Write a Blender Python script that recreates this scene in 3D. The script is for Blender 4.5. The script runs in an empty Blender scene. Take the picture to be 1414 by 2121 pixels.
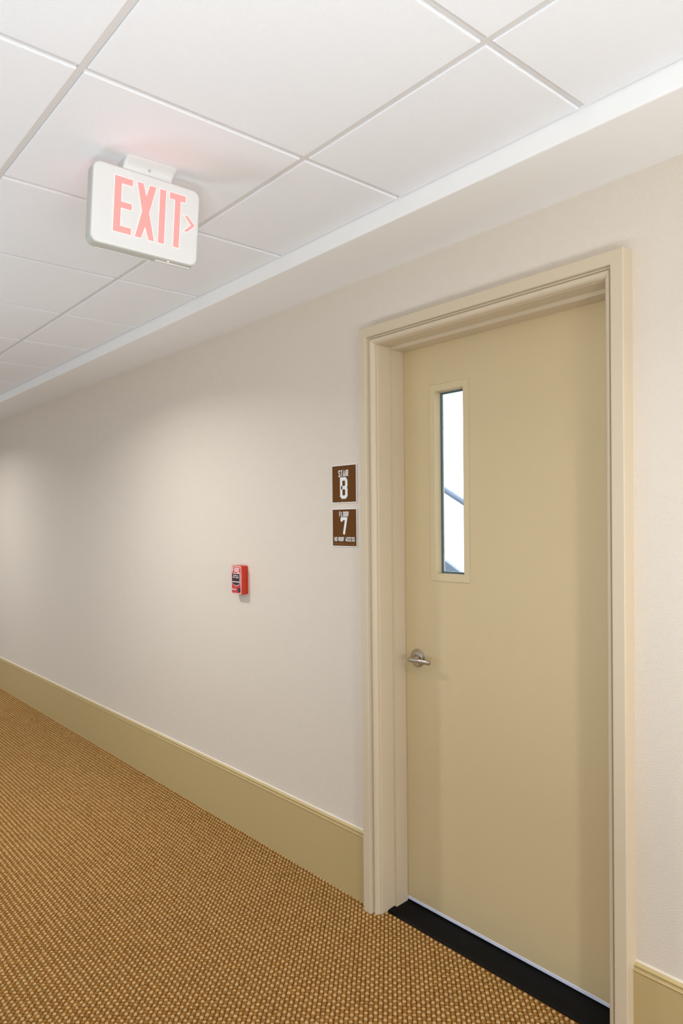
import bpy, bmesh, math, random
import numpy as np
from mathutils import Vector, Matrix, Euler
random.seed(7)
S = bpy.context.scene
COL = S.collection
R = math.radians

# ------------------------------------------------------------------ materials
def lin(c):
    return tuple(((v/255)/12.92 if v/255 <= .04045 else ((v/255+.055)/1.055)**2.4) for v in c) + (1,)

def mat(name, rgb, rough=.6, metal=0, bump=None, spec=.5, emit=None, estr=0):
    m = bpy.data.materials.new(name); m.use_nodes = True
    nt = m.node_tree; b = nt.nodes['Principled BSDF']
    b.inputs['Base Color'].default_value = lin(rgb)
    b.inputs['Roughness'].default_value = rough
    b.inputs['Metallic'].default_value = metal
    b.inputs['Specular IOR Level'].default_value = spec
    if emit:
        b.inputs['Emission Color'].default_value = lin(emit)
        b.inputs['Emission Strength'].default_value = estr
    # every surface gets slight procedural tone variation and a fine bump
    sc, st, var = bump or (60, .02, .03)
    tc = nt.nodes.new('ShaderNodeTexCoord')
    n = nt.nodes.new('ShaderNodeTexNoise'); n.inputs['Scale'].default_value = sc; n.inputs['Detail'].default_value = 3
    nt.links.new(tc.outputs['Object'], n.inputs['Vector'])
    bp_ = nt.nodes.new('ShaderNodeBump'); bp_.inputs['Strength'].default_value = st; bp_.inputs['Distance'].default_value = .002
    nt.links.new(n.outputs['Fac'], bp_.inputs['Height']); nt.links.new(bp_.outputs['Normal'], b.inputs['Normal'])
    mx = nt.nodes.new('ShaderNodeMix'); mx.data_type = 'RGBA'; mx.blend_type = 'MULTIPLY'
    mx.inputs[6].default_value = lin(rgb); mx.inputs[7].default_value = (1-var*3, 1-var*3, 1-var*3, 1)
    nt.links.new(n.outputs['Fac'], mx.inputs[0]); nt.links.new(mx.outputs[2], b.inputs['Base Color'])
    return m

M_wall = mat('wallpaper', (227, 215, 199), .5, bump=(300, .9, .025), spec=.35)
M_soffit = mat('soffit_paint', (246, 245, 242), .7, bump=(25, .03, .005), spec=.2)
M_tile = mat('ceiling_tile', (245, 246, 248), .85, bump=(420, .35, .008), spec=.1)
M_plenum = mat('plenum_shade', (96, 92, 88), .9)
M_rail = mat('grid_rail_metal', (222, 219, 216), .45, bump=(20, .01, .005))
M_khaki = mat('khaki_paint', (208, 191, 163), .38, bump=(300, .08, .006), spec=.45)
M_door = mat('door_paint', (207, 186, 143), .42, bump=(350, .1, .008), spec=.45)
M_liteframe = mat('lite_frame_paint', (209, 189, 148), .42, bump=(350, .05, .006), spec=.45)
M_cap = mat('caulk_paint', (226, 214, 198), .5, spec=.3)
M_base = mat('baseboard_paint', (191, 168, 118), .45, bump=(300, .08, .008), spec=.4)
M_black = mat('black_rubber', (9, 7, 6), .6, spec=.15, bump=(90, .2, .1))
M_leak = mat('leak_light', (222, 224, 244), .4, bump=(60, .02, .01))
M_glassedge = mat('glass_edge_strip', (84, 108, 112), .35, bump=(40, .05, .12))
M_nickel = mat('satin_nickel', (188, 178, 164), .3, metal=1, bump=(200, .04, .02))
M_white = mat('white_plastic', (224, 223, 220), .4, bump=(30, .01, .003))
M_houseside = mat('housing_plastic', (196, 196, 186), .45, bump=(30, .01, .003))
M_red_l = mat('lit_red', (150, 60, 50), .4, emit=(255, 172, 158), estr=.8)
M_red_l.node_tree.nodes['Principled BSDF'].inputs['Emission Color'].default_value = (2.3, .41, .39, 1)
M_halo = mat('lit_edge', (255, 225, 220), .4, emit=(255, 228, 222), estr=.55)
M_led = mat('led', (255, 120, 110), .3, emit=(255, 165, 150), estr=2.5)
M_brown = mat('brown_plate', (104, 62, 14), .6, spec=.15, bump=(500, .15, .04))
M_edge = mat('sign_edge', (250, 246, 242), .35)
M_letter = mat('raised_letter', (240, 240, 240), .5)
M_braille = mat('braille_dots', (176, 132, 84), .5)
M_red = mat('alarm_red', (198, 44, 4), .35, bump=(90, .03, .02))
M_redface = mat('alarm_red_face', (196, 56, 50), .35, bump=(90, .03, .02))
M_blk = mat('alarm_black', (26, 20, 20), .35)
M_alw = mat('alarm_white', (250, 228, 226), .45)
M_stair = mat('stairwell_paint', (240, 243, 246), .7, bump=(200, .1, .005), spec=.2)
M_stairfl = mat('stair_concrete', (170, 172, 175), .8, bump=(60, .2, .05))
M_rail2 = mat('steel_rail_paint', (88, 98, 116), .45, bump=(60, .05, .04))

def mat_glass():
    m = bpy.data.materials.new('clear_glass'); m.use_nodes = True; nt = m.node_tree
    for n in list(nt.nodes): nt.nodes.remove(n)
    o = nt.nodes.new('ShaderNodeOutputMaterial'); t = nt.nodes.new('ShaderNodeBsdfTransparent')
    t.inputs[0].default_value = (.97, .985, .985, 1)
    g = nt.nodes.new('ShaderNodeBsdfGlossy'); g.inputs['Roughness'].default_value = .02
    f = nt.nodes.new('ShaderNodeFresnel'); f.inputs[0].default_value = 1.3
    mx = nt.nodes.new('ShaderNodeMixShader')
    nt.links.new(f.outputs[0], mx.inputs[0]); nt.links.new(t.outputs[0], mx.inputs[1]); nt.links.new(g.outputs[0], mx.inputs[2])
    nt.links.new(mx.outputs[0], o.inputs[0])
    return m
M_glass = mat_glass()

PITCH = .0203
def mat_carpet():
    """loop carpet: light tufts on a square lattice, darker brown tufts half a step between"""
    m = bpy.data.materials.new('loop_carpet'); m.use_nodes = True; nt = m.node_tree
    b = nt.nodes['Principled BSDF']; b.inputs['Roughness'].default_value = .95; b.inputs['Specular IOR Level'].default_value = .1
    L = nt.links.new
    def math_(op, a, b_=None, c=None):
        n = nt.nodes.new('ShaderNodeMath'); n.operation = op
        for i, v in enumerate((a, b_, c)):
            if v is None: continue
            if isinstance(v, (int, float)): n.inputs[i].default_value = v
            else: L(v, n.inputs[i])
        return n.outputs[0]
    tc = nt.nodes.new('ShaderNodeTexCoord')
    nz = nt.nodes.new('ShaderNodeTexNoise'); nz.inputs['Scale'].default_value = 45; nz.inputs['Detail'].default_value = 2
    L(tc.outputs['Object'], nz.inputs['Vector'])
    sub = nt.nodes.new('ShaderNodeVectorMath'); sub.operation = 'SUBTRACT'; L(nz.outputs['Color'], sub.inputs[0]); sub.inputs[1].default_value = (.5, .5, .5)
    scl = nt.nodes.new('ShaderNodeVectorMath'); scl.operation = 'SCALE'; L(sub.outputs[0], scl.inputs[0]); scl.inputs['Scale'].default_value = .0045
    add = nt.nodes.new('ShaderNodeVectorMath'); L(tc.outputs['Object'], add.inputs[0]); L(scl.outputs[0], add.inputs[1])
    sep = nt.nodes.new('ShaderNodeSeparateXYZ'); L(add.outputs[0], sep.inputs[0])
    x = math_('DIVIDE', sep.outputs[0], PITCH); y = math_('DIVIDE', sep.outputs[1], PITCH)
    # checkerboard: light where cell nearest to lattice point, brown elsewhere (rotated 45 deg square cells)
    cx = math_('COSINE', math_('MULTIPLY', x, 2*math.pi)); cy = math_('COSINE', math_('MULTIPLY', y, 2*math.pi))
    s = math_('ADD', cx, cy)                                   # -2..2, peaks = light tufts, troughs = brown tufts
    ramp = nt.nodes.new('ShaderNodeMapRange'); ramp.inputs[1].default_value = .05; ramp.inputs[2].default_value = .75
    ramp.interpolation_type = 'SMOOTHSTEP'; L(s, ramp.inputs[0])
    n2 = nt.nodes.new('ShaderNodeTexNoise'); n2.inputs['Scale'].default_value = 520; n2.inputs['Detail'].default_value = 4
    L(tc.outputs['Object'], n2.inputs['Vector'])
    n3 = nt.nodes.new('ShaderNodeTexNoise'); n3.inputs['Scale'].default_value = 9; n3.inputs['Detail'].default_value = 2
    L(tc.outputs['Object'], n3.inputs['Vector'])
    mx = nt.nodes.new('ShaderNodeMix'); mx.data_type = 'RGBA'
    mx.inputs[6].default_value = lin(CARPET_DARK); mx.inputs[7].default_value = lin(CARPET_LIGHT)
    L(ramp.outputs[0], mx.inputs[0])
    v = math_('MULTIPLY_ADD', n2.outputs['Fac'], 1.9, .02)
    v = math_('MULTIPLY', v, math_('MULTIPLY_ADD', n3.outputs['Fac'], .25, .88))
    sv = nt.nodes.new('ShaderNodeVectorMath'); sv.operation = 'SCALE'; L(mx.outputs[2], sv.inputs[0]); L(v, sv.inputs['Scale'])
    L(sv.outputs[0], b.inputs['Base Color'])
    bp_ = nt.nodes.new('ShaderNodeBump'); bp_.inputs['Strength'].default_value = .6; bp_.inputs['Distance'].default_value = .002
    L(n2.outputs['Fac'], bp_.inputs['Height']); L(bp_.outputs['Normal'], b.inputs['Normal'])
    return m
CARPET_DARK = (148, 103, 46); CARPET_LIGHT = (190, 156, 106)
M_carpet = mat_carpet()
M_carpetshade = mat('carpet_backing_shade', (112, 74, 32), .95, spec=.05)  # backing coloured dark to give the shade between tufts

# ------------------------------------------------------------------ helpers
def obj(name, bm, m, parent=None, smooth=False, **props):
    me = bpy.data.meshes.new(name)
    bmesh.ops.recalc_face_normals(bm, faces=bm.faces)
    bm.to_mesh(me); bm.free()
    for mm in (m if isinstance(m, (list, tuple)) else [m]): me.materials.append(mm)
    if smooth:
        for p in me.polygons: p.use_smooth = True
        me.set_sharp_from_angle(angle=R(40))
    o = bpy.data.objects.new(name, me); COL.objects.link(o)
    if parent: o.parent = parent
    for k, v in props.items(): o[k] = v
    return o

def empty(name, loc, rot=None, **props):
    o = bpy.data.objects.new(name, None); COL.objects.link(o)
    o.empty_display_size = .1; o.location = loc
    if rot is not None: o.rotation_euler = rot
    for k, v in props.items(): o[k] = v
    return o

def box(bm, x0, x1, y0, y1, z0, z1, bev=0, mi=0, seg=2):
    r = bmesh.ops.create_cube(bm, size=1)
    vs = r['verts']
    for v in vs:
        v.co = Vector(((x0+x1)/2+v.co.x*(x1-x0), (y0+y1)/2+v.co.y*(y1-y0), (z0+z1)/2+v.co.z*(z1-z0)))
    fs = list({f for v in vs for f in v.link_faces})
    for f in fs: f.material_index = mi
    if bev:
        es = list({e for v in vs for e in v.link_edges})
        bmesh.ops.bevel(bm, geom=es, offset=bev, segments=seg, affect='EDGES', profile=.5)
    return vs

def prism(bm, pts, axis_fn, d0, d1, mi=0):
    """extrude polygon pts (a,b) between depths d0,d1; axis_fn(a,b,d)->xyz"""
    A = [bm.verts.new(axis_fn(a, b, d0)) for a, b in pts]
    B = [bm.verts.new(axis_fn(a, b, d1)) for a, b in pts]
    n = len(pts); fs = [bm.faces.new(A), bm.faces.new(B[::-1])]
    for i in range(n): fs.append(bm.faces.new((A[i], B[i], B[(i+1) % n], A[(i+1) % n])))
    for f in fs: f.material_index = mi
    return fs

def cyl(bm, p0, p1, r0, r1=None, seg=32, cap=True):
    p0, p1 = Vector(p0), Vector(p1); r1 = r0 if r1 is None else r1
    d = p1-p0; q = Vector((0, 0, 1)).rotation_difference(d.normalized()).to_matrix().to_4x4()
    return bmesh.ops.create_cone(bm, cap_ends=cap, segments=seg, radius1=r0, radius2=r1, depth=d.length,
                                 matrix=Matrix.Translation((p0+p1)/2) @ q)['verts']

def loft(bm, rings, cap=True):
    V = [[bm.verts.new(p) for p in r] for r in rings]
    n = len(V[0])
    for a, b in zip(V, V[1:]):
        for i in range(n): bm.faces.new((a[i], a[(i+1) % n], b[(i+1) % n], b[i]))
    if cap:
        bm.faces.new(V[0][::-1]); bm.faces.new(V[-1])

def rrect(w, h, r, seg=6, cx=0, cy=0):
    pts = []
    for sx, sy, a0 in ((1, 1, 0), (-1, 1, 90), (-1, -1, 180), (1, -1, 270)):
        for i in range(seg+1):
            a = R(a0+90*i/seg)
            pts.append((cx+sx*(w/2-r)+r*math.cos(a), cy+sy*(h/2-r)+r*math.sin(a)))
    return pts

# stroke lettering: each glyph is a set of polylines in a 1 x 1 box
G = {
 'S': [[(1, .78), (1, .9), (.85, 1), (.15, 1), (0, .88), (0, .66), (.15, .56), (.85, .45), (1, .33), (1, .12), (.85, 0), (.15, 0), (0, .1), (0, .24)]],
 'T': [[(0, 1), (1, 1)], [(.5, 1), (.5, 0)]],
 'A': [[(0, 0), (.5, 1), (1, 0)], [(.2, .3), (.8, .3)]],
 'I': [[(.5, 0), (.5, 1)]],
 'R': [[(0, 0), (0, 1), (.8, 1), (1, .86), (1, .62), (.8, .5), (0, .5)], [(.55, .5), (1, 0)]],
 'F': [[(0, 0), (0, 1), (1, 1)], [(0, .52), (.8, .52)]],
 'L': [[(0, 1), (0, 0), (1, 0)]],
 'O': [[(.15, 0), (0, .12), (0, .88), (.15, 1), (.85, 1), (1, .88), (1, .12), (.85, 0), (.15, 0)]],
 'N': [[(0, 0), (0, 1), (1, 0), (1, 1)]],
 'C': [[(1, .75), (1, .88), (.85, 1), (.15, 1), (0, .88), (0, .12), (.15, 0), (.85, 0), (1, .12), (1, .25)]],
 'E': [[(1, 1), (0, 1), (0, 0), (1, 0)], [(0, .52), (.8, .52)]],
 'U': [[(0, 1), (0, .12), (.15, 0), (.85, 0), (1, .12), (1, 1)]],
 'P': [[(0, 0), (0, 1), (.8, 1), (1, .86), (1, .6), (.8, .46), (0, .46)]],
 'H': [[(0, 0), (0, 1)], [(1, 0), (1, 1)], [(0, .5), (1, .5)]],
 'W': [[(0, 1), (.25, 0), (.5, .8), (.75, 0), (1, 1)]],
 'D': [[(0, 0), (0, 1), (.8, 1), (1, .85), (1, .15), (.8, 0), (0, 0)]],
 'B': [[(0, 0), (0, 1), (.8, 1), (1, .9), (1, .62), (.82, .52), (0, .52)], [(.82, .52), (1, .42), (1, .1), (.8, 0), (0, 0)]],
 '7': [[(0, .82), (0, 1), (1, 1), (.48, 0)]],
}
def stroke(bm, pts, w, fn, d0, d1):
    """thick polyline as joined segment prisms with mitred joints"""
    n = len(pts); L_, R_ = [], []
    closed = pts[0] == pts[-1]
    P = [Vector(p) for p in pts]
    for i in range(n):
        if i == 0: a = P[-2] if closed else None; b = P[1]
        elif i == n-1: a = P[-2]; b = P[1] if closed else None
        else: a, b = P[i-1], P[i+1]
        d1_ = (P[i]-a).normalized() if a is not None else None
        d2_ = (b-P[i]).normalized() if b is not None else None
        if d1_ is None: d1_ = d2_
        if d2_ is None: d2_ = d1_
        t = (d1_+d2_)
        t = t.normalized() if t.length > 1e-6 else d1_
        nrm = Vector((-t.y, t.x)); k = 1/max(.5, nrm.dot(Vector((-d1_.y, d1_.x))))
        p = P[i]
        L_.append(p+nrm*w/2*k); R_.append(p-nrm*w/2*k)
    for i in range(n-1):
        prism(bm, [tuple(L_[i]), tuple(R_[i]), tuple(R_[i+1]), tuple(L_[i+1])], fn, d0, d1)

def text(bm, s, cx, z0, cw, ch, gap, w, fn, d0, d1, space=.6):
    """line of stroke letters centred at cx, base z0; cw x ch outer glyph size"""
    ws = [cw*space if c == ' ' else (w if c == 'I' else cw) for c in s]
    tot = sum(ws)+gap*(len(s)-1); x = cx-tot/2
    for c, cwid in zip(s, ws):
        if c != ' ':
            for pi, pl in enumerate(G[c]):
                q = [((x+w/2+a*(cwid-w)) if c != 'I' else x+w/2, z0+w/2+b*(ch-w)) for a, b in pl]
                stroke(bm, q, w, fn, d0-.00004*pi, d1-.00006*pi)
        x += cwid+gap

XZ = lambda a, b, d: (a, d, b)          # drawing in the wall plane, d = y

# ------------------------------------------------------------------ lighting levels
P_DL = (16, 17, 21, 26); SPREAD = 150
FL_LOC, FL_TGT, FL_SIZE, FL_POW = (.02, -2.0, 1.60), (-1.6, -.6, 2.6), .22, 6
P_STW = 150; P_WIN = 90; UPS = ((.95, -1.65, .9, 26), (-.4, -2.0, .7, 14), (-3.0, -2.1, .7, 11), (-6.2, -2.1, .8, 6)); UPC = (.84, .93, 1.0); WCOL = (.82, .92, 1, 1); WSTR = .74; WLOW = (.5, .5, .5, 1); EXPO = .19
M_fillpane = mat('fill_pane', (230, 240, 255), .3, emit=(225, 238, 255), estr=2)
M_lens = mat('lamp_lens', (255, 250, 240), .5, emit=(255, 248, 236), estr=4)
# ------------------------------------------------------------------ key measures
ZC = 2.4538; DROP = .0568; T = .6096
X0, YM, YE = -.9165, -.6586, -.2877
YB = -2.25                       # corridor's other wall
XL, XR = -13.0, 6.5
DX1, DX2, DZ = -1.9810, -.9430, 2.190      # casing outer faces
CP = .05                         # casing protrusion
YD = .11                         # door face

# ------------------------------------------------------------------ floor (real tufts near, relief texture far)
def build_floor():
    xa, xb, ya, yb = -7.4, .6, -1.7, .013
    rings, seg = [(1.02, 0), (.93, .5), (.6, .88)], 6
    hx, hy = PITCH/2, PITCH/2
    base = []
    for r_, h_ in rings:
        for k in range(seg):
            a = 2*math.pi*(k+.5)/seg; base.append((r_*math.cos(a), r_*math.sin(a), h_))
    base.append((0, 0, 1)); base = np.array(base); nb = len(base)
    faces = []
    for r_ in range(2):
        for k in range(seg):
            a, b = r_*seg+k, r_*seg+(k+1) % seg
            faces.append((a, b, b+seg, a+seg))
    tri = [(2*seg+k, 2*seg+(k+1) % seg, nb-1) for k in range(seg)]
    rng = np.random.default_rng(3)
    cs = []
    i0, i1 = int(xa/PITCH), int(xb/PITCH)
    j0, j1 = int(ya/PITCH), int(yb/PITCH)
    for off in (0, .5):
        ii, jj = np.meshgrid(np.arange(i0, i1+1), np.arange(j0, j1+1))
        px, py = (ii.ravel()+off)*PITCH, (jj.ravel()+off)*PITCH
        k = py < yb-.004
        # the carpet stops at the wall line outside the doorway
        k &= (py < -.02) | ((px > -1.915) & (px < -1.009))
        px, py = px[k], py[k]
        cs.append(np.stack([px, py, np.full_like(px, off)], 1))
    cs = np.concatenate(cs); n = len(cs)
    light = cs[:, 2] == 0
    rad = np.where(light, .0069, .0074)*(1+rng.normal(0, .06, n))
    hgt = np.where(light, .0062, .0054)*(1+rng.normal(0, .12, n))
    jx, jy = rng.normal(0, .0008, n), rng.normal(0, .0008, n)
    ang = rng.uniform(0, math.pi, n)
    ca, sa = np.cos(ang)[:, None], np.sin(ang)[:, None]
    bx, by, bz = base[:, 0][None], base[:, 1][None], base[:, 2][None]
    X = (bx*ca-by*sa)*rad[:, None]+(cs[:, 0]+jx)[:, None]
    Y = (bx*sa+by*ca)*rad[:, None]+(cs[:, 1]+jy)[:, None]
    Z = bz*hgt[:, None]-.004
    V = np.stack([X, Y, Z], 2).reshape(-1, 3)
    offs = (np.arange(n)*nb)[:, None]
    Q = (np.array(faces).ravel()[None]+offs).reshape(-1, len(faces)*4)
    Tt = (np.array(tri).ravel()[None]+offs).reshape(-1, len(tri)*3)
    loops = np.concatenate([Q, Tt], 1).ravel()
    sizes = np.tile(np.array([4]*len(faces)+[3]*len(tri)), n)
    # base slab
    sv = np.array([(XL, YB, -.06), (XR, YB, -.06), (XR, yb, -.06), (XL, yb, -.06),
                   (XL, YB, -.0035), (XR, YB, -.0035), (XR, yb, -.0035), (XL, yb, -.0035)], float)
    o = len(V); V = np.concatenate([V, sv])
    sf = [(0, 3, 2, 1), (4, 5, 6, 7), (0, 1, 5, 4), (1, 2, 6, 5), (2, 3, 7, 6), (3, 0, 4, 7)]
    loops = np.concatenate([loops, (np.array(sf)+o).ravel()]); sizes = np.concatenate([sizes, [4]*6])
    me = bpy.data.meshes.new('floor')
    me.vertices.add(len(V)); me.vertices.foreach_set('co', V.ravel())
    me.loops.add(len(loops)); me.loops.foreach_set('vertex_index', loops.astype(np.int32))
    me.polygons.add(len(sizes)); starts = np.concatenate([[0], np.cumsum(sizes)[:-1]])
    me.polygons.foreach_set('loop_start', starts.astype(np.int32))
    sm = np.ones(len(sizes), bool); sm[-6:] = False
    me.polygons.foreach_set('use_smooth', sm)
    me.materials.append(M_carpet); me.materials.append(M_carpetshade)
    mi = np.zeros(len(sizes), np.int32); mi[-6:] = 1; me.polygons.foreach_set('material_index', mi); me.update(calc_edges=True); me.validate()
    ob = bpy.data.objects.new('floor', me); COL.objects.link(ob)
    ob['kind'] = 'structure'; ob['label'] = 'brown loop pile carpet floor of the corridor'
build_floor()

# ------------------------------------------------------------------ walls
WT = .17
bm = bmesh.new()
box(bm, XL, -1.93, 0, WT, -.06, 3.0)
box(bm, -1.00, XR, 0, WT, -.06, 3.0)
box(bm, -1.93, -1.00, 0, WT, 2.145, 3.0)
obj('wall_back', bm, M_wall, kind='structure', label='cream textured wallpaper wall with the stair door')
#WF bm = bmesh.new(); box(bm, XL, XR, YB-.1, YB, -.06, 3.0); obj('wall_front', bm, M_wall, kind='structure', label='cream corridor wall opposite the stair door')
bm = bmesh.new(); box(bm, XL-.1, XL, YB-.1, WT, -.06, 3.0); obj('wall_left', bm, M_wall, kind='structure', label='end wall of the corridor on the left')
bm = bmesh.new(); box(bm, XR, XR+.1, YB-.1, WT, -.06, 3.0); obj('wall_right', bm, M_wall, kind='structure', label='end wall of the corridor on the right')

# ------------------------------------------------------------------ ceiling: lay-in tiles with dropped faces, grid rails between
bm = bmesh.new()
g = .0085
def tile(x0, x1, y0, y1):
    # lip: upper part to the rail, bevelled dropped face
    zt, zb, bv = ZC+.016, ZC, .0035
    pts = lambda i, z: [(x0+i, y0+i, z), (x1-i, y0+i, z), (x1-i, y1-i, z), (x0+i, y1-i, z)]
    loft(bm, [pts(0, zt), pts(0, zb+.002), pts(bv*.35, zb+.0005), pts(bv, zb)])
ys = [YE-.003, YM]
while ys[-1] > YB: ys.append(ys[-1]-T)
ys[-1] = YB
xs = []
k = -12
while X0-k*T > XL: xs.append(X0-k*T); k += 1
xs = [XR]+[x for x in xs if x < XR-.05]+[XL]
for a, b in zip(xs, xs[1:]):
    for c, d in zip(ys, ys[1:]):
        tile(b+g, a-g, d+g, (c-g) if c != ys[0] else c)
ceil = obj('ceiling', bm, M_tile, kind='structure', label='suspended ceiling of square white lay-in tiles')
bm = bmesh.new()
for x in xs[1:-1]: box(bm, x-.0075, x+.0075, YB, YE, ZC+.0072, ZC+.04)
for y in ys[1:-1]: box(bm, XL, XR, y-.0075, y+.0075, ZC+.0042, ZC+.04)
obj('grid_rail', bm, M_rail, ceil, label='pale grey metal T-grid between the tiles')
bm = bmesh.new(); box(bm, XL, XR, YB, YE, ZC+.018, ZC+.05); obj('ceiling_backing', bm, M_plenum, ceil)  # dark sheet puts the plenum's shade into the gaps between tiles
# plaster soffit drop along the wall
bm = bmesh.new()
zs = ZC-DROP
prof = [(YE, ZC+.05), (YE, zs+.004), (YE+.001, zs+.0012), (YE+.004, zs), (0, zs), (0, ZC+.05)]
prism(bm, prof, lambda a, b, d: (d, a, b), XL, XR)
obj('trim_1', bm, M_soffit, kind='structure', label='white plaster soffit dropping below the tiles along the wall')

# ------------------------------------------------------------------ baseboards
def baseboard(name, x0, x1, label, yw=0, s=1):
    bm = bmesh.new()
    p = [(0, -.004), (-.018, -.004), (-.018, .2515), (-.0195, .2525), (-.0205, .2545), (-.0200, .2565), (-.0180, .2575), (-.0105, .2578),
         (-.0100, .2625), (-.0130, .2635), (-.0135, .2655), (-.0110, .2680), (-.0070, .2705), (-.0050, .2720), (-.0035, .2735), (-.0015, .2755), (0, .276)]
    for f in prism(bm, p, lambda a, b, d: (d, yw+a*s, b), x0, x1):
        if f.calc_center_median().z > .2715 and abs(f.calc_center_median().x) < 100 and len(f.verts) == 4: f.material_index = 1
    return obj(name, bm, (M_base, M_cap), kind='structure', label=label)
baseboard('baseboard_left', XL, DX1+.004, 'tall khaki baseboard left of the door')
baseboard('baseboard_right', DX2-.004, XR, 'tall khaki baseboard right of the door')
#WF baseboard('baseboard_front', XL, XR, 'tall khaki baseboard on the opposite wall', YB, -1)

# ------------------------------------------------------------------ door_1
door = empty('door_1', (-1.46, 0, 0), kind='structure', label='khaki steel stair door with a narrow window, in a moulded frame')
def dobj(name, bm, m, parent=None, smooth=False, **kw):
    o = obj(name, bm, m, parent or door, smooth, **kw)
    if (parent or door) is door: o.matrix_parent_inverse = Matrix.Translation(door.location).inverted()
    return o
# frame section: (inward offset from the casing's outer face, y)
q = .0165
sec = [(0, .0), (0, -CP+.002), (.002, -CP), (.0345, -CP), (.0375, -CP+.002), (.0378, -.0335), (.0415, -.0325), (.0425, -.0290), (.0455, -.0290), (.0460, -.0350), (.0468, -.0372)]
for i in range(9):
    a = R(10*i+10)
    sec.append((.0475+q*math.sin(a)*1.0, -.0375+q*(1-math.cos(a))))
sec += [(.0622, -.018), (.0622, -.014), (.0640, -.012), (.0640, .0508), (.0768, .0508), (.0768, YD-.003), (.0768, YD+.001), (.0640, YD+.001), (.0640, WT+.02), (.0, WT+.02), (.0, WT), (.05, WT), (.05, 0)]
bm = bmesh.new()
zb = -.006
rings = []
for (o_, y_) in sec:
    rings.append([(DX1+o_, y_, zb), (DX1+o_, y_, DZ-o_), (DX2-o_, y_, DZ-o_), (DX2-o_, y_, zb)])
V = [[bm.verts.new(p) for p in r] for r in rings]
n = len(V)
for i in range(n):
    a, b = V[i], V[(i+1) % n]
    for k in range(3): bm.faces.new((a[k], a[k+1], b[k+1], b[k]))
bm.faces.new([v[0] for v in V]); bm.faces.new([v[3] for v in V][::-1])
dobj('door_frame', bm, M_khaki, label='khaki moulded casing and jamb around the door')

# leaf with opening for the vision panel
LX0, LX1, LZ0, LZ1, LT = DX1+.0775-.003, DX2-.0775+.003, .030, 2.1165, .045
ox0, ox1, oz0, oz1 = -1.7490, -1.6185, 1.2755, 1.9405
y0, y1 = YD+.003, YD+.003+LT
bm = bmesh.new()
for a, b, c, d in ((LX0, ox0, LZ0, LZ1), (ox1, LX1, LZ0, LZ1), (ox0, ox1, LZ0, oz0), (ox0, ox1, oz1, LZ1)):
    box(bm, a, b, y0, y1, c, d)
bmesh.ops.remove_doubles(bm, verts=bm.verts, dist=1e-5)
leaf = dobj('door_leaf', bm, M_door)
def lobj(name, bm, m, smooth=False, **kw):
    return obj(name, bm, m, leaf, smooth, **kw)
# vision panel frame: flat flange with a sloped return to the glass
bm = bmesh.new()
fx0, fx1, fz0, fz1 = -1.7725, -1.5920, 1.2492, 1.9662
def fr(i, y): # ring inset i from flange outer edge (x,z)
    return [(fx0+i, y, fz0+i), (fx1-i, y, fz0+i), (fx1-i, y, fz1-i), (fx0+i, y, fz1-i)]
yf = y0
secF = [(0, yf), (0, yf-.0022), (.0012, yf-.003), (.0235, yf-.003), (.0247, yf-.002), (.0262, yf+.010), (.0278, yf+.0225), (.0278, yf+.0265), (.020, yf+.0265), (.020, yf)]
RR = [fr(i, y) for i, y in secF]
V = [[bm.verts.new(p) for p in r] for r in RR]
for i in range(len(V)):
    a, b = V[i], V[(i+1) % len(V)]
    for k in range(4): bm.faces.new((a[k], a[(k+1) % 4], b[(k+1) % 4], b[k]))
lobj('window_frame', bm, M_liteframe, label='raised khaki metal frame around the narrow glass')
# the stair side stop
bm = bmesh.new()
RR = [fr(i, y) for i, y in [(0, y1), (0, y1+.003), (.0247, y1+.003), (.0278, yf+.0325), (.0278, yf+.0285), (.020, yf+.0285), (.020, y1)]]
V = [[bm.verts.new(p) for p in r] for r in RR]
for i in range(len(V)):
    a, b = V[i], V[(i+1) % len(V)]
    for k in range(4): bm.faces.new((a[k], a[(k+1) % 4], b[(k+1) % 4], b[k]))
lobj('glazing_stop', bm, M_liteframe)
bm = bmesh.new()
RR = [fr(i, y) for i, y in [(.0265, yf+.0265), (.0342, yf+.0265), (.0342, yf+.0345), (.0265, yf+.0345)]]
V = [[bm.verts.new(p) for p in r] for r in RR]
for i in range(len(V)):
    a, b = V[i], V[(i+1) % len(V)]
    for k in range(4): bm.faces.new((a[k], a[(k+1) % 4], b[(k+1) % 4], b[k]))
lobj('glass_edge_strip', bm, M_glassedge, label='dark green-grey strip at the edge of the glass')  # dark teal strip set around the edge of the glass
bm = bmesh.new(); box(bm, fx0+.030, fx1-.030, yf+.0275, yf+.0325, fz0+.030, fz1-.030)
lobj('window_pane', bm, M_glass, label='clear glass pane')
for sx in (fx0+.0125, fx1-.0125):
    for sz in (1.312, 1.489, 1.690, 1.880):
        bm = bmesh.new(); cyl(bm, (sx, yf-.003, sz), (sx, yf-.0042, sz), .0032, .0026, 16)
        box(bm, sx-.0022, sx+.0022, yf-.0046, yf-.0040, sz-.0004, sz+.0004)
        lobj('screw', bm, M_liteframe, True)
bm = bmesh.new(); box(bm, LX0+.002, LX1-.002, y0-.0015, y1-.01, .0185, LZ0, .0006)  # pale colour stands in for daylight leaking under the door
lobj('leak_light_strip', bm, M_leak, label='pale blue-white strip standing for light leaking under the door')

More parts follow.
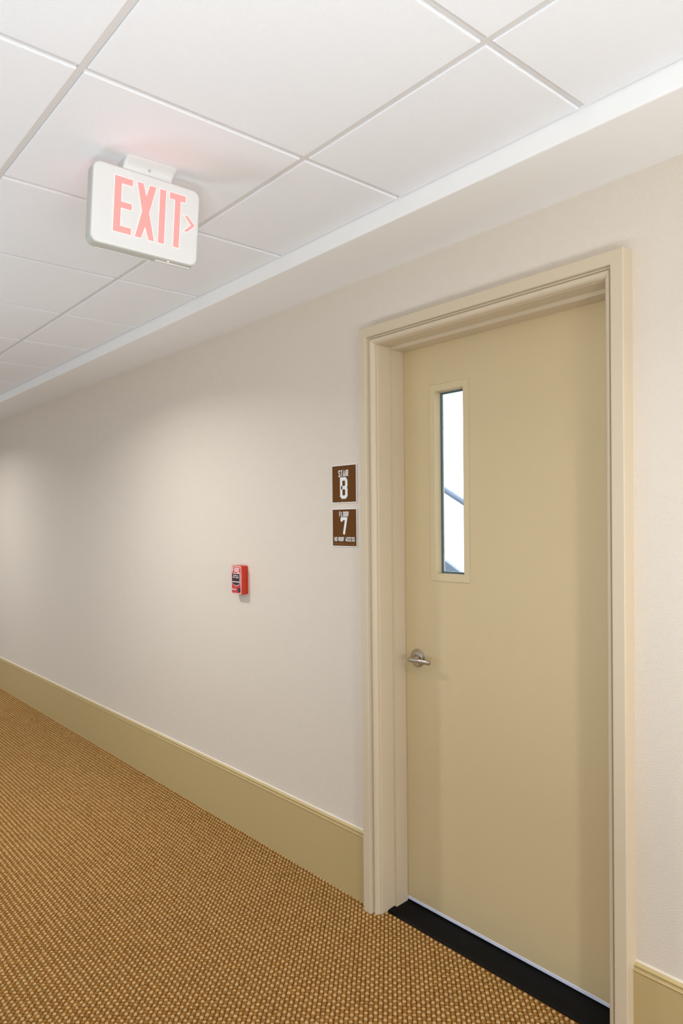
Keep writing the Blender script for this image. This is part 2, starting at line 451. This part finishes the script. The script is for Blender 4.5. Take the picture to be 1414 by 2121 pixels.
# lever handle
HX, HZ = -1.8420, .9530
bm = bmesh.new()
def disc_ring(r, y, n=48): return [(HX+r*math.cos(2*math.pi*k/n), y, HZ+r*math.sin(2*math.pi*k/n)) for k in range(n)]
loft(bm, [disc_ring(r, y) for r, y in [(.0345, y0), (.0345, y0-.003), (.0338, y0-.0045), (.0285, y0-.006), (.0278, y0-.0095), (.0265, y0-.0112), (.015, y0-.0118)]])
rose = dobj('lever_handle', bm, M_nickel, smooth=True, label='round satin nickel rose plate')
bm = bmesh.new()
loft(bm, [disc_ring(r, y, 32) for r, y in [(.0130, y0-.0115), (.0125, y0-.018), (.0100, y0-.026), (.0098, y0-.034), (.0098, y0-.043)]])
o = obj('lever_neck', bm, M_nickel, rose, True)
bm = bmesh.new()
rings = []
path = [(-.0115, .2), (-.0108, .62), (-.0088, .9), (-.004, 1.05), (.004, 1.1), (.02, 1.0), (.045, .9), (.070, .9), (.085, .95), (.0905, .86), (.0932, .62), (.0940, .2)]
for t, s in path:
    c = Vector((HX+t, y0-.043+.0045*max(0, (t-.01))/.09, HZ-.0005-.001*t/.1))
    rings.append([tuple(c+Vector((0, .0075*s*math.cos(2*math.pi*k/24), .0092*s*math.sin(2*math.pi*k/24)))) for k in range(24)])
loft(bm, rings)
obj('lever', bm, M_nickel, rose, True, label='straight satin nickel lever')

# threshold in the doorway
bm = bmesh.new()
prism(bm, [(.0135, -.05), (.0135, -.001), (.020, .003), (.06, .008), (.105, .0115), (.16, .0115), (.16, -.05)], lambda a, b, d: (d, a, b), -1.9165, -1.0075)
dobj('threshold', bm, M_black, label='black threshold strip between carpet and door')

# ------------------------------------------------------------------ room signs
def room_sign(z0, z1, label, kind):
    x0, x1 = -2.1965, -2.0490
    cx, cz = (x0+x1)/2, (z0+z1)/2
    root = empty('room_sign', (cx, 0, cz), label=label, category='sign', group='brown plaques left of the stair door')
    inv = Matrix.Translation(root.location).inverted()
    def p(o): o.matrix_parent_inverse = inv; return o
    bm = bmesh.new(); box(bm, x0, x1, -.0042, -.0004, z0, z1, .0006)
    p(obj('backing_plate', bm, M_edge, root, label='pale clear-edged backing plate'))
    bm = bmesh.new(); box(bm, x0+.0034, x1-.0034, -.0050, -.0040, z0+.0034, z1-.0034, .0003)
    p(obj('face_plate', bm, M_brown, root, label='brown face plate'))
    d0, d1 = -.0049, -.0058
    bm = bmesh.new()
    if kind == 'B':
        text(bm, 'STAIR', cx-.002, z1-.0480, .0112, .0270, .0025, .0037, XZ, d0, d1)
        text(bm, 'B', cx+.000, z0+.0165, .0440, .0855, 0, .0135, XZ, d0, d1)
    else:
        text(bm, 'FLOOR', cx-.001, z1-.0325, .0094, .0205, .0020, .0031, XZ, d0, d1)
        text(bm, '7', cx-.001, z0+.0435, .0390, .0735, 0, .0118, XZ, d0, d1)
        text(bm, 'NO ROOF ACCESS', cx+.001, z0+.0215, .0077, .0170, .0016, .0023, XZ, d0, d1, space=.55)
    p(obj('lettering', bm, M_letter, root, label='white raised lettering'))
    # braille row
    bm = bmesh.new(); rnd = random.Random(5 if kind == 'B' else 9)
    if kind == 'B': cells, zr, sx = [0, 1, 2, 4], z0+.0088, cx-.020
    else: cells, zr, sx = [0, 1, 2, 3, 4, 6, 7, 9, 10, 12, 13, 14, 17, 18, 19, 20, 21], z0+.0125, cx-.0635
    for c in cells:
        for i in range(2):
            for j in range(3):
                if rnd.random() < .5:
                    cyl(bm, (sx+c*.0058+i*.0024, -.0049, zr-j*.0024+.001), (sx+c*.0058+i*.0024, -.0063, zr-j*.0024+.001), .0009, .0006, 8)
    p(obj('braille', bm, M_braille, root, label='row of raised braille dots'))
room_sign(1.5435, 1.6950, 'upper brown square plaque reading STAIR B, left of the door', 'B')
room_sign(1.3700, 1.5215, 'lower brown square plaque reading FLOOR 7 NO ROOF ACCESS, left of the door', '7')

# ------------------------------------------------------------------ fire alarm pull station
AX0, AX1, AZ0, AZ1, AD = -2.9085, -2.8200, 1.1315, 1.2675, .037
al = empty('fire_alarm', ((AX0+AX1)/2, 0, (AZ0+AZ1)/2), label='red manual fire alarm pull station mounted on the cream wall', category='fire alarm')
inv = Matrix.Translation(al.location).inverted()
def ap(name, bm, m, **kw):
    o = obj(name, bm, m, al, **kw); o.matrix_parent_inverse = inv; return o
acx, acz = (AX0+AX1)/2, (AZ0+AZ1)/2; AW, AH = AX1-AX0, AZ1-AZ0
bm = bmesh.new()
rg = lambda w, h, y: [(acx+a, y, acz+b) for a, b in rrect(w, h, .007)]
loft(bm, [rg(AW-.002, AH-.002, -.0002), rg(AW, AH, -.004), rg(AW, AH, -AD+.003), rg(AW-.0015, AH-.0015, -AD+.0008), rg(AW-.005, AH-.005, -AD)])
ap('housing', bm, M_red, smooth=True)
yF = -AD
def ring2(bm, outer, inner, ya, yb):
    A = [bm.verts.new((a, yb, b)) for a, b in outer]; B = [bm.verts.new((a, yb, b)) for a, b in inner]
    A2 = [bm.verts.new((a, ya, b)) for a, b in outer]; B2 = [bm.verts.new((a, ya, b)) for a, b in inner]
    n = len(outer)
    for i in range(n):
        j = (i+1) % n
        for u, v in ((A, B), (A2, A), (B, B2), (B2, A2)): bm.faces.new((u[i], u[j], v[j], v[i]))
bm = bmesh.new()
ring2(bm, rrect(AW-.0045, AH-.0045, .006, cx=acx, cy=acz), rrect(AW-.0105, AH-.0105, .004, cx=acx, cy=acz), yF+.0004, yF-.0008)
ap('border_line', bm, M_alw, label='thin white border')
bm = bmesh.new()
prism(bm, rrect(AW-.0105, AH-.0105, .004, cx=acx, cy=acz), XZ, yF+.0002, yF-.0004)
ap('face_label', bm, M_redface)
bm = bmesh.new()
text(bm, 'FIRE', acx-.001, AZ1-.0345, .0180, .0250, .0028, .0044, XZ, yF-.0004, yF-.0009)
ap('lettering', bm, M_alw, label='white lettering')
# shield shaped handle
hx0, hx1, hz1, hz0, hzp = acx-.0310, acx+.0310, AZ1-.0375, AZ1-.0870, AZ1-.0965
sh = lambda e: [(hx0-e+.003, hz1+e), (hx1+e-.003, hz1+e), (hx1+e, hz1+e-.003), (hx1+e, hz0-.2*e), (acx, hzp-e), (hx0-e, hz0-.2*e), (hx0-e, hz1+e-.003)]
bm = bmesh.new(); ring2(bm, sh(.0012), sh(-.0015), yF-.0002, yF-.0012); ap('handle_outline', bm, M_alw, label='white shield outline')
bm = bmesh.new()
prism(bm, [(hx0+.0015, hz1-.0015), (hx1-.0015, hz1-.0015), (hx1-.0015, AZ1-.0750), (hx0+.0015, AZ1-.0750)], XZ, yF-.0003, yF-.0030)
hd = ap('pull_handle', bm, M_blk, label='black pull handle')
bm = bmesh.new()
prism(bm, [(hx0+.0015, AZ1-.0795), (hx1-.0015, AZ1-.0795), (hx1-.0015, hz0), (acx, hzp+.002), (hx0+.0015, hz0)], XZ, yF-.0003, yF-.0018)
ap('handle_tip', bm, M_blk, label='black pointed panel below the handle')
bm = bmesh.new(); box(bm, hx0+.001, hx1-.001, yF-.0026, yF-.0004, AZ1-.0792, AZ1-.0752); ap('white_line', bm, M_alw)
bm = bmesh.new()
text(bm, 'PUSH IN', acx, AZ1-.0505, .0052, .0062, .0013, .0014, XZ, yF-.0030, yF-.0034)
text(bm, 'PULL DOWN', acx, AZ1-.0590, .0047, .0062, .0011, .0013, XZ, yF-.0030, yF-.0034)
obj('handle_text', bm, M_alw, hd, label='small white lettering on the handle')

# small mark and maker's line, too small to read
bm = bmesh.new()
cyl(bm, (AX0+.0125, yF-.0003, AZ0+.0225), (AX0+.0125, yF-.0009, AZ0+.0225), .0034, seg=20)
for i, (w, h) in enumerate([(.0030, .0052), (.0026, .0038), (.0026, .0038), (.0024, .0038), (.0030, .0038), (.0024, .0038), (.0010, .0052), (.0010, .0052)]):
    x = AX0+.0180+sum([.0038, .0034, .0034, .0032, .0038, .0032, .0018, .0018][:i])
    box(bm, x, x+w, yF-.0009, yF-.0003, AZ0+.0200, AZ0+.0200+h)
ap('maker_mark', bm, M_alw, label='small white maker mark')
bm = bmesh.new()
cyl(bm, (AX1-.0195, yF-.0003, AZ0+.0215), (AX1-.0195, yF-.0035, AZ0+.0215), .0108, .0100, 32)
kl = ap('key_lock', bm, M_blk, label='round black key lock')
bm = bmesh.new(); box(bm, AX1-.0201, AX1-.0189, yF-.0039, yF-.0034, AZ0+.0165, AZ0+.0275)
obj('key_slot', bm, M_nickel, kl)

# ------------------------------------------------------------------ exit sign
ex = empty('exit_sign', (-1.8143, -.980, 2.3127), label='white illuminated EXIT sign with red letters hanging from the ceiling', category='exit sign')
ex.rotation_mode = 'XYZ'; ex.rotation_euler = (R(-2.4213), R(2.7292), R(-5.4016))
EW, EH, ED, ER = .299, .2095, .040, .021
def ring(w, h, r, x, seg=8): return [(x, a, b) for a, b in rrect(w, h, r, seg)]
def ep(name, bm, m, smooth=False, parent=None, **kw): return obj(name, bm, m, parent or ex, smooth, **kw)
bm = bmesh.new()
loft(bm, [ring(EW-.0002, EH-.0002, ER, 0.0), ring(EW-.0012, EH-.0012, ER-.0006, .0012), ring(EW-.0045, EH-.0045, ER-.002, .0022), ring(EW-.012, EH-.012, ER-.005, .0024)])
ep('face_plate', bm, M_white, True, label='smooth white front plate')
bm = bmesh.new()
loft(bm, [ring(EW+.0035, EH+.0035, ER, -.0015), ring(EW+.0045, EH+.0045, ER+.001, -.006), ring(EW+.0045, EH+.0045, ER+.001, -ED+.006), ring(EW+.0035, EH+.0035, ER, -ED+.001)])
ep('housing', bm, M_houseside, True, label='light grey housing behind the front plate')
bm = bmesh.new()
loft(bm, [ring(EW-.0002, EH-.0002, ER, -ED), ring(EW-.0012, EH-.0012, ER-.0006, -ED-.0012), ring(EW-.0045, EH-.0045, ER-.002, -ED-.0022), ring(EW-.012, EH-.012, ER-.005, -ED-.0024)])
ep('face_plate', bm, M_white, True)
glyph = {
 'E': [(-.0925, .0803), (-.0435, .0803), (-.0435, .0630), (-.0733, .0630), (-.0733, .0155), (-.0437, .0155), (-.0437, -.0012), (-.0733, -.0012), (-.0733, -.0490), (-.0432, -.0490), (-.0432, -.0668), (-.0925, -.0668)],
 'X': [(-.0318, .0803), (-.0145, .0803), (-.0053, .0487), (.0036, .0803), (.0223, .0803), (.0047, .0057), (.0219, -.0668), (.0060, -.0668), (-.0056, -.0345), (-.0152, -.0668), (-.0327, -.0668), (-.0157, .0057)],
 'I': [(.0324, .0803), (.0504, .0803), (.0504, -.0668), (.0324, -.0668)],
 'T': [(.0612, .0803), (.1079, .0803), (.1079, .0625), (.0937, .0625), (.0937, -.0668), (.0765, -.0668), (.0765, .0625), (.0612, .0625)],
}
chev = [(.1053, .0282), (.1165, .0282), (.1390, .0065), (.1172, -.0155), (.1055, -.0155), (.1262, .0050)]
def poly_offset(pts, d):
    n = len(pts); A = sum(pts[i][0]*pts[(i+1) % n][1]-pts[(i+1) % n][0]*pts[i][1] for i in range(n)); s = 1 if A > 0 else -1
    out = []
    for i in range(n):
        a, b, c = Vector(pts[i-1]), Vector(pts[i]), Vector(pts[(i+1) % n])
        u, v = (b-a).normalized(), (c-b).normalized()
        nu, nv = Vector((u.y, -u.x))*s, Vector((v.y, -v.x))*s
        m_ = (nu+nv).normalized(); k = 1/max(.35, m_.dot(nu)); out.append(tuple(b+m_*d*k))
    return out
for side in (1, -1):
    base = .0024 if side > 0 else -ED-.0024
    for nm, pts in list(glyph.items())+[('chevron', chev)]:
        fn = (lambda a, b, d: (base+side*d, side*a, b))
        bm = bmesh.new(); prism(bm, pts, fn, -.0002, .0007)
        o = ep('letter' if nm != 'chevron' else 'arrow', bm, M_red_l, label='glowing red '+('letter '+nm if nm != 'chevron' else 'chevron arrow pointing right'))
        if nm != 'chevron' or True:
            bm = bmesh.new(); prism(bm, poly_offset(pts, .0011), fn, -.0003, .0004)
            ep('lit_edge', bm, M_halo, parent=o)
# faint unlit knock-out chevron on the left
bm = bmesh.new()
lc = [(-a+.003, b) for a, b in chev]
A_, B_ = poly_offset(lc, .0004), poly_offset(lc, -.0004)
va = [[bm.verts.new((x, a, b)) for a, b in P_] for P_ in (A_, B_) for x in (.0026,)]
for i in range(6): bm.faces.new((va[0][i], va[0][(i+1) % 6], va[1][(i+1) % 6], va[1][i]))
ep('arrow_outline', bm, M_white, label='faint unlit chevron outline')
# test strip and pilot lamp underneath
bm = bmesh.new(); box(bm, -.030, -.018, .036, .136, -EH/2-.0052, -EH/2-.0005, .001)
ts = ep('test_strip', bm, M_white, label='clear-white strip under the right end')
bm = bmesh.new(); bmesh.ops.create_uvsphere(bm, u_segments=16, v_segments=10, radius=.0024, matrix=Matrix.Translation((-.0075, .0685, -EH/2-.0022)))
ep('indicator_light', bm, M_led, True, label='tiny glowing red pilot lamp')
bm = bmesh.new(); box(bm, -ED+.001, -ED+.0025, -.125, .03, -EH/2-.0032, -EH/2, .0004)
ep('bottom_lip', bm, M_white)
# canopy: flared saddle between ceiling and housing (built in the sign's frame, top flat on the ceiling)
Mex = Matrix.Translation(ex.location) @ ex.rotation_euler.to_matrix().to_4x4()
Mi = Mex.inverted()
bm = bmesh.new()
rings = []
cy, chw = -.9665, .0745
zt = ZC+.0002; zb = 2.4135
for t in [0, .06, .14, .25, .4, .6, .8, 1.0]:
    z = zt-(zt-zb)*t
    k = 1 if t < .1 else max(0, 1-(t-.08)/.62)**1.7
    hx_ = .0185+.0215*k; hw = chw-.0035+.0035*k
    ctr = -1.8333
    tt = (t)
    yc = cy-(.010)*tt
    pr_ = rrect(2*hx_, 2*hw, .006+.008*k, 5)
    rings.append([tuple(Mi @ Vector((ctr+a*math.cos(R(-2.5*(1+t)))-b*math.sin(R(-2.5*(1+t))), yc+a*math.sin(R(-2.5*(1+t)))+b*math.cos(R(-2.5*(1+t))), z))) for a, b in pr_])
loft(bm, rings)
cn = ep('ceiling_canopy', bm, M_white, True, label='white flared ceiling canopy of the sign')
bm = bmesh.new()
hp = Mi @ Vector((-1.8082, -.9735, 2.4340)); cyl(bm, hp+Vector((.001, 0, .0004)), hp+Vector((-.004, 0, 0)), .0034, seg=20)
obj('screw_hole', bm, M_houseside, cn)

# ------------------------------------------------------------------ stairwell behind the glass
def sw(name, b, m, **kw):
    bm = bmesh.new(); box(bm, *b); return obj(name, bm, m, kind='structure', **kw)
SX0, SX1, SY1 = -5.2, .2, 2.6
sw('wall_stairwell_back', (SX0, SX1, SY1, SY1+.1, -1.6, 4.2), M_stair, label='white far wall of the stairwell')
sw('wall_stairwell_left', (SX0-.1, SX0, WT, SY1+.1, -1.6, 4.2), M_stair, label='white left wall of the stairwell')
sw('wall_stairwell_right', (SX1, SX1+.1, WT, SY1+.1, -1.6, 4.2), M_stair, label='white right wall of the stairwell')
sw('wall_stairwell_near', (SX0, -1.93, WT+.0005, WT+.02, -1.6, 4.2), M_stair, label='white near wall of the stairwell left of the door')
sw('wall_stairwell_near', (-1.00, SX1, WT+.0005, WT+.02, -1.6, 4.2), M_stair, label='white near wall of the stairwell right of the door')
sw('wall_stairwell_near', (-1.93, -1.00, WT+.0005, WT+.02, 2.15, 4.2), M_stair, label='white near wall of the stairwell above the door')
sw('ceiling_stairwell', (SX0, SX1, WT, SY1+.1, 4.2, 4.3), M_stair, label='white stairwell ceiling')
sw('floor_stairwell', (SX0, SX1, WT, SY1+.1, -.10, .004), M_stairfl, label='grey concrete stairwell landing')
# flight rising to the left along the rail
st = empty('staircase', (-1.5, 1.3, .004), label='concrete stair flight rising to the left behind the door', category='stairs')
bm = bmesh.new()
n_st = 13; rise, run = .165, .290
pts = [(-1.95, .004)]
for i in range(n_st):
    x = -1.95-i*run
    if x-run < SX0+.1: break
    pts += [(x, .004+(i+1)*rise), (x-run, .004+(i+1)*rise)]
pts += [(pts[-1][0], .004)]
prism(bm, pts, XZ, 1.30, 2.45)
o = obj('steps', bm, M_stairfl, st); o.matrix_parent_inverse = Matrix.Translation(st.location).inverted()
hr = empty('stair_railing', (-2.6, 1.22, .72), label='blue-grey painted steel stair railing seen through the narrow glass', category='railing')
inv = Matrix.Translation(hr.location).inverted()
def hp_(name, bm, m=M_rail2, smooth=True, **kw):
    o = obj(name, bm, m, hr, smooth, **kw); o.matrix_parent_inverse = inv; return o
RY = 1.22
def rz(x): return 1.6445+(-2.65-x)*.545
bm = bmesh.new(); cyl(bm, (-4.4, RY, rz(-4.4)), (-1.15, RY, rz(-1.15)), .021); hp_('handrail', bm)
bm = bmesh.new()
def lz(x): return 1.213+(-2.65-x)*.545
prism(bm, [(-4.4, lz(-4.4)+.030), (-1.15, lz(-1.15)+.030), (-1.15, lz(-1.15)-.030), (-4.4, lz(-4.4)-.030)], XZ, RY-.012, RY+.012)
hp_('lower_rail', bm, smooth=False)
for px_ in (-1.25, -2.25, -3.35, -4.3):
    bm = bmesh.new(); cyl(bm, (px_, RY, rz(px_)), (px_, RY, rz(px_)-1.05), .018, seg=20); hp_('post', bm)
bm = bmesh.new(); box(bm, -2.575, -2.520, RY-.02, RY+.02, lz(-2.55)-.055, lz(-2.55)-.012, .004); hp_('bracket', bm, smooth=False)

# ------------------------------------------------------------------ lights
def area(name, loc, tgt, size, power, col, shape='DISK', sy=None, spread=180):
    l = bpy.data.lights.new(name, 'AREA'); l.shape = shape; l.size = size
    if sy: l.size_y = sy
    l.energy = power; l.color = col; l.spread = R(spread)
    o = bpy.data.objects.new(name, l); COL.objects.link(o); o.location = loc
    o.rotation_euler = (Vector(tgt)-Vector(loc)).to_track_quat('-Z', 'Y').to_euler(); return o
DLC = (1.0, 1.0, 1.0)
DL = [(-6.65, P_DL[0]), (-3.35, P_DL[1]), (.36, P_DL[2]), (3.6, P_DL[3])]
words = ['beyond the exit sign, left of the photo', 'nearest left of the fire alarm', 'just right of the stair door', 'farthest right along the corridor']
for (x, w), lab in zip(DL, words):
    root = empty('downlight', (x, -1.15, ZC), label='round white recessed ceiling downlight, '+lab, category='ceiling light', group='corridor downlights')
    bm = bmesh.new()
    rr = lambda r, z: [(r*math.cos(2*math.pi*k/40), r*math.sin(2*math.pi*k/40), z) for k in range(40)]
    loft(bm, [rr(.095, -.0002), rr(.094, -.005), rr(.080, -.007), rr(.078, -.0035), rr(.074, -.0002)], cap=False)
    obj('trim_ring', bm, M_white, root, True)
    bm = bmesh.new(); loft(bm, [rr(.0765, -.0014), rr(.0765, -.0006)]); obj('lens', bm, M_lens, root)
    area('downlight_lamp', (x, -1.15, ZC-.012), (x, -1.15, 0), .15, w, DLC, spread=SPREAD)
for ux, uy, uz, up_ in UPS: area('fill_uplight', (ux, uy, uz), (ux-.15, uy+.1, 2.45), .7, up_, UPC)  # unseen fill lamps added to brighten ceiling and soffit, no fixtures
area('bounce_flash', FL_LOC, FL_TGT, FL_SIZE, FL_POW, (1.0, .985, .965))
# unseen window added at the right end as fill light
win = empty('fill_window_1', (XR, -1.1, 1.3), kind='structure', label='added tall window in the right end wall, glowing as fill light')
bm = bmesh.new()
for a, b, c, d in ((-2.05, -.15, .35, .42), (-2.05, -.15, 2.23, 2.30), (-2.05, -1.98, .42, 2.23), (-.22, -.15, .42, 2.23), (-1.13, -1.07, .42, 2.23)):
    box(bm, XR-.04, XR-.0005, a, b, c, d)
o = obj('window_frame', bm, M_white, win); o.matrix_parent_inverse = Matrix.Translation(win.location).inverted()
bm = bmesh.new(); box(bm, XR-.012, XR-.006, -1.98, -.22, .42, 2.23)
o = obj('window_pane', bm, M_fillpane, win); o.matrix_parent_inverse = Matrix.Translation(win.location).inverted()
area('window_fill', (XR-.05, -1.1, 1.33), (0, -1.1, 1.45), 1.8, P_WIN, (.93, .965, 1.0), 'RECTANGLE', 1.8)
area('stairwell_lamp', (-2.6, 1.5, 4.1), (-2.6, 1.5, 0), 1.6, P_STW, (.93, .97, 1.0), 'RECTANGLE', 1.6)
area('stairwell_lamp', (-1.2, .9, 2.8), (-2.6, 2.6, 1.5), .8, P_STW*.5, (.93, .97, 1.0), 'RECTANGLE', .8)

# added world fill where the opposite wall is left out: cool above the horizon, warmer and dimmer (floor) below
w = bpy.data.worlds.new('World'); S.world = w; w.use_nodes = True
nt = w.node_tree; bg = nt.nodes['Background']
tc = nt.nodes.new('ShaderNodeTexCoord'); sp = nt.nodes.new('ShaderNodeSeparateXYZ'); mr = nt.nodes.new('ShaderNodeMapRange')
mr.inputs[1].default_value = -.35; mr.inputs[2].default_value = .25
mx = nt.nodes.new('ShaderNodeMix'); mx.data_type = 'RGBA'
mx.inputs[6].default_value = WLOW; mx.inputs[7].default_value = WCOL
nt.links.new(tc.outputs['Generated'], sp.inputs[0]); nt.links.new(sp.outputs[2], mr.inputs[0])
nt.links.new(mr.outputs[0], mx.inputs[0]); nt.links.new(mx.outputs[2], bg.inputs[0])
bg.inputs[1].default_value = WSTR

# ------------------------------------------------------------------ camera
cam = bpy.data.cameras.new('camera'); co = bpy.data.objects.new('camera', cam); COL.objects.link(co); S.camera = co
f, yaw, pit, rol = 1475.86, R(40.1685), R(-.4917), R(-.5611)
F = Vector((-math.cos(yaw)*math.cos(pit), math.sin(yaw)*math.cos(pit), math.sin(pit)))
Rt = Vector((math.sin(yaw), math.cos(yaw), 0)); U = Rt.cross(F)
R2 = Rt*math.cos(rol)+U*math.sin(rol); U2 = -Rt*math.sin(rol)+U*math.cos(rol)
m = Matrix((( R2.x, U2.x, -F.x, 0), (R2.y, U2.y, -F.y, -1.8631), (R2.z, U2.z, -F.z, 1.4686), (0, 0, 0, 1)))
co.matrix_world = m
cam.sensor_fit = 'HORIZONTAL'; cam.sensor_width = 36; cam.lens = f/1414*36
cam.shift_x = 20.8283/1414; cam.shift_y = 33.3935/1414
cam.clip_start = .02; cam.clip_end = 100

S.view_settings.view_transform = 'Standard'; S.view_settings.look = 'None'
S.view_settings.exposure = EXPO; S.view_settings.gamma = 1; S.view_settings.use_curve_mapping = False
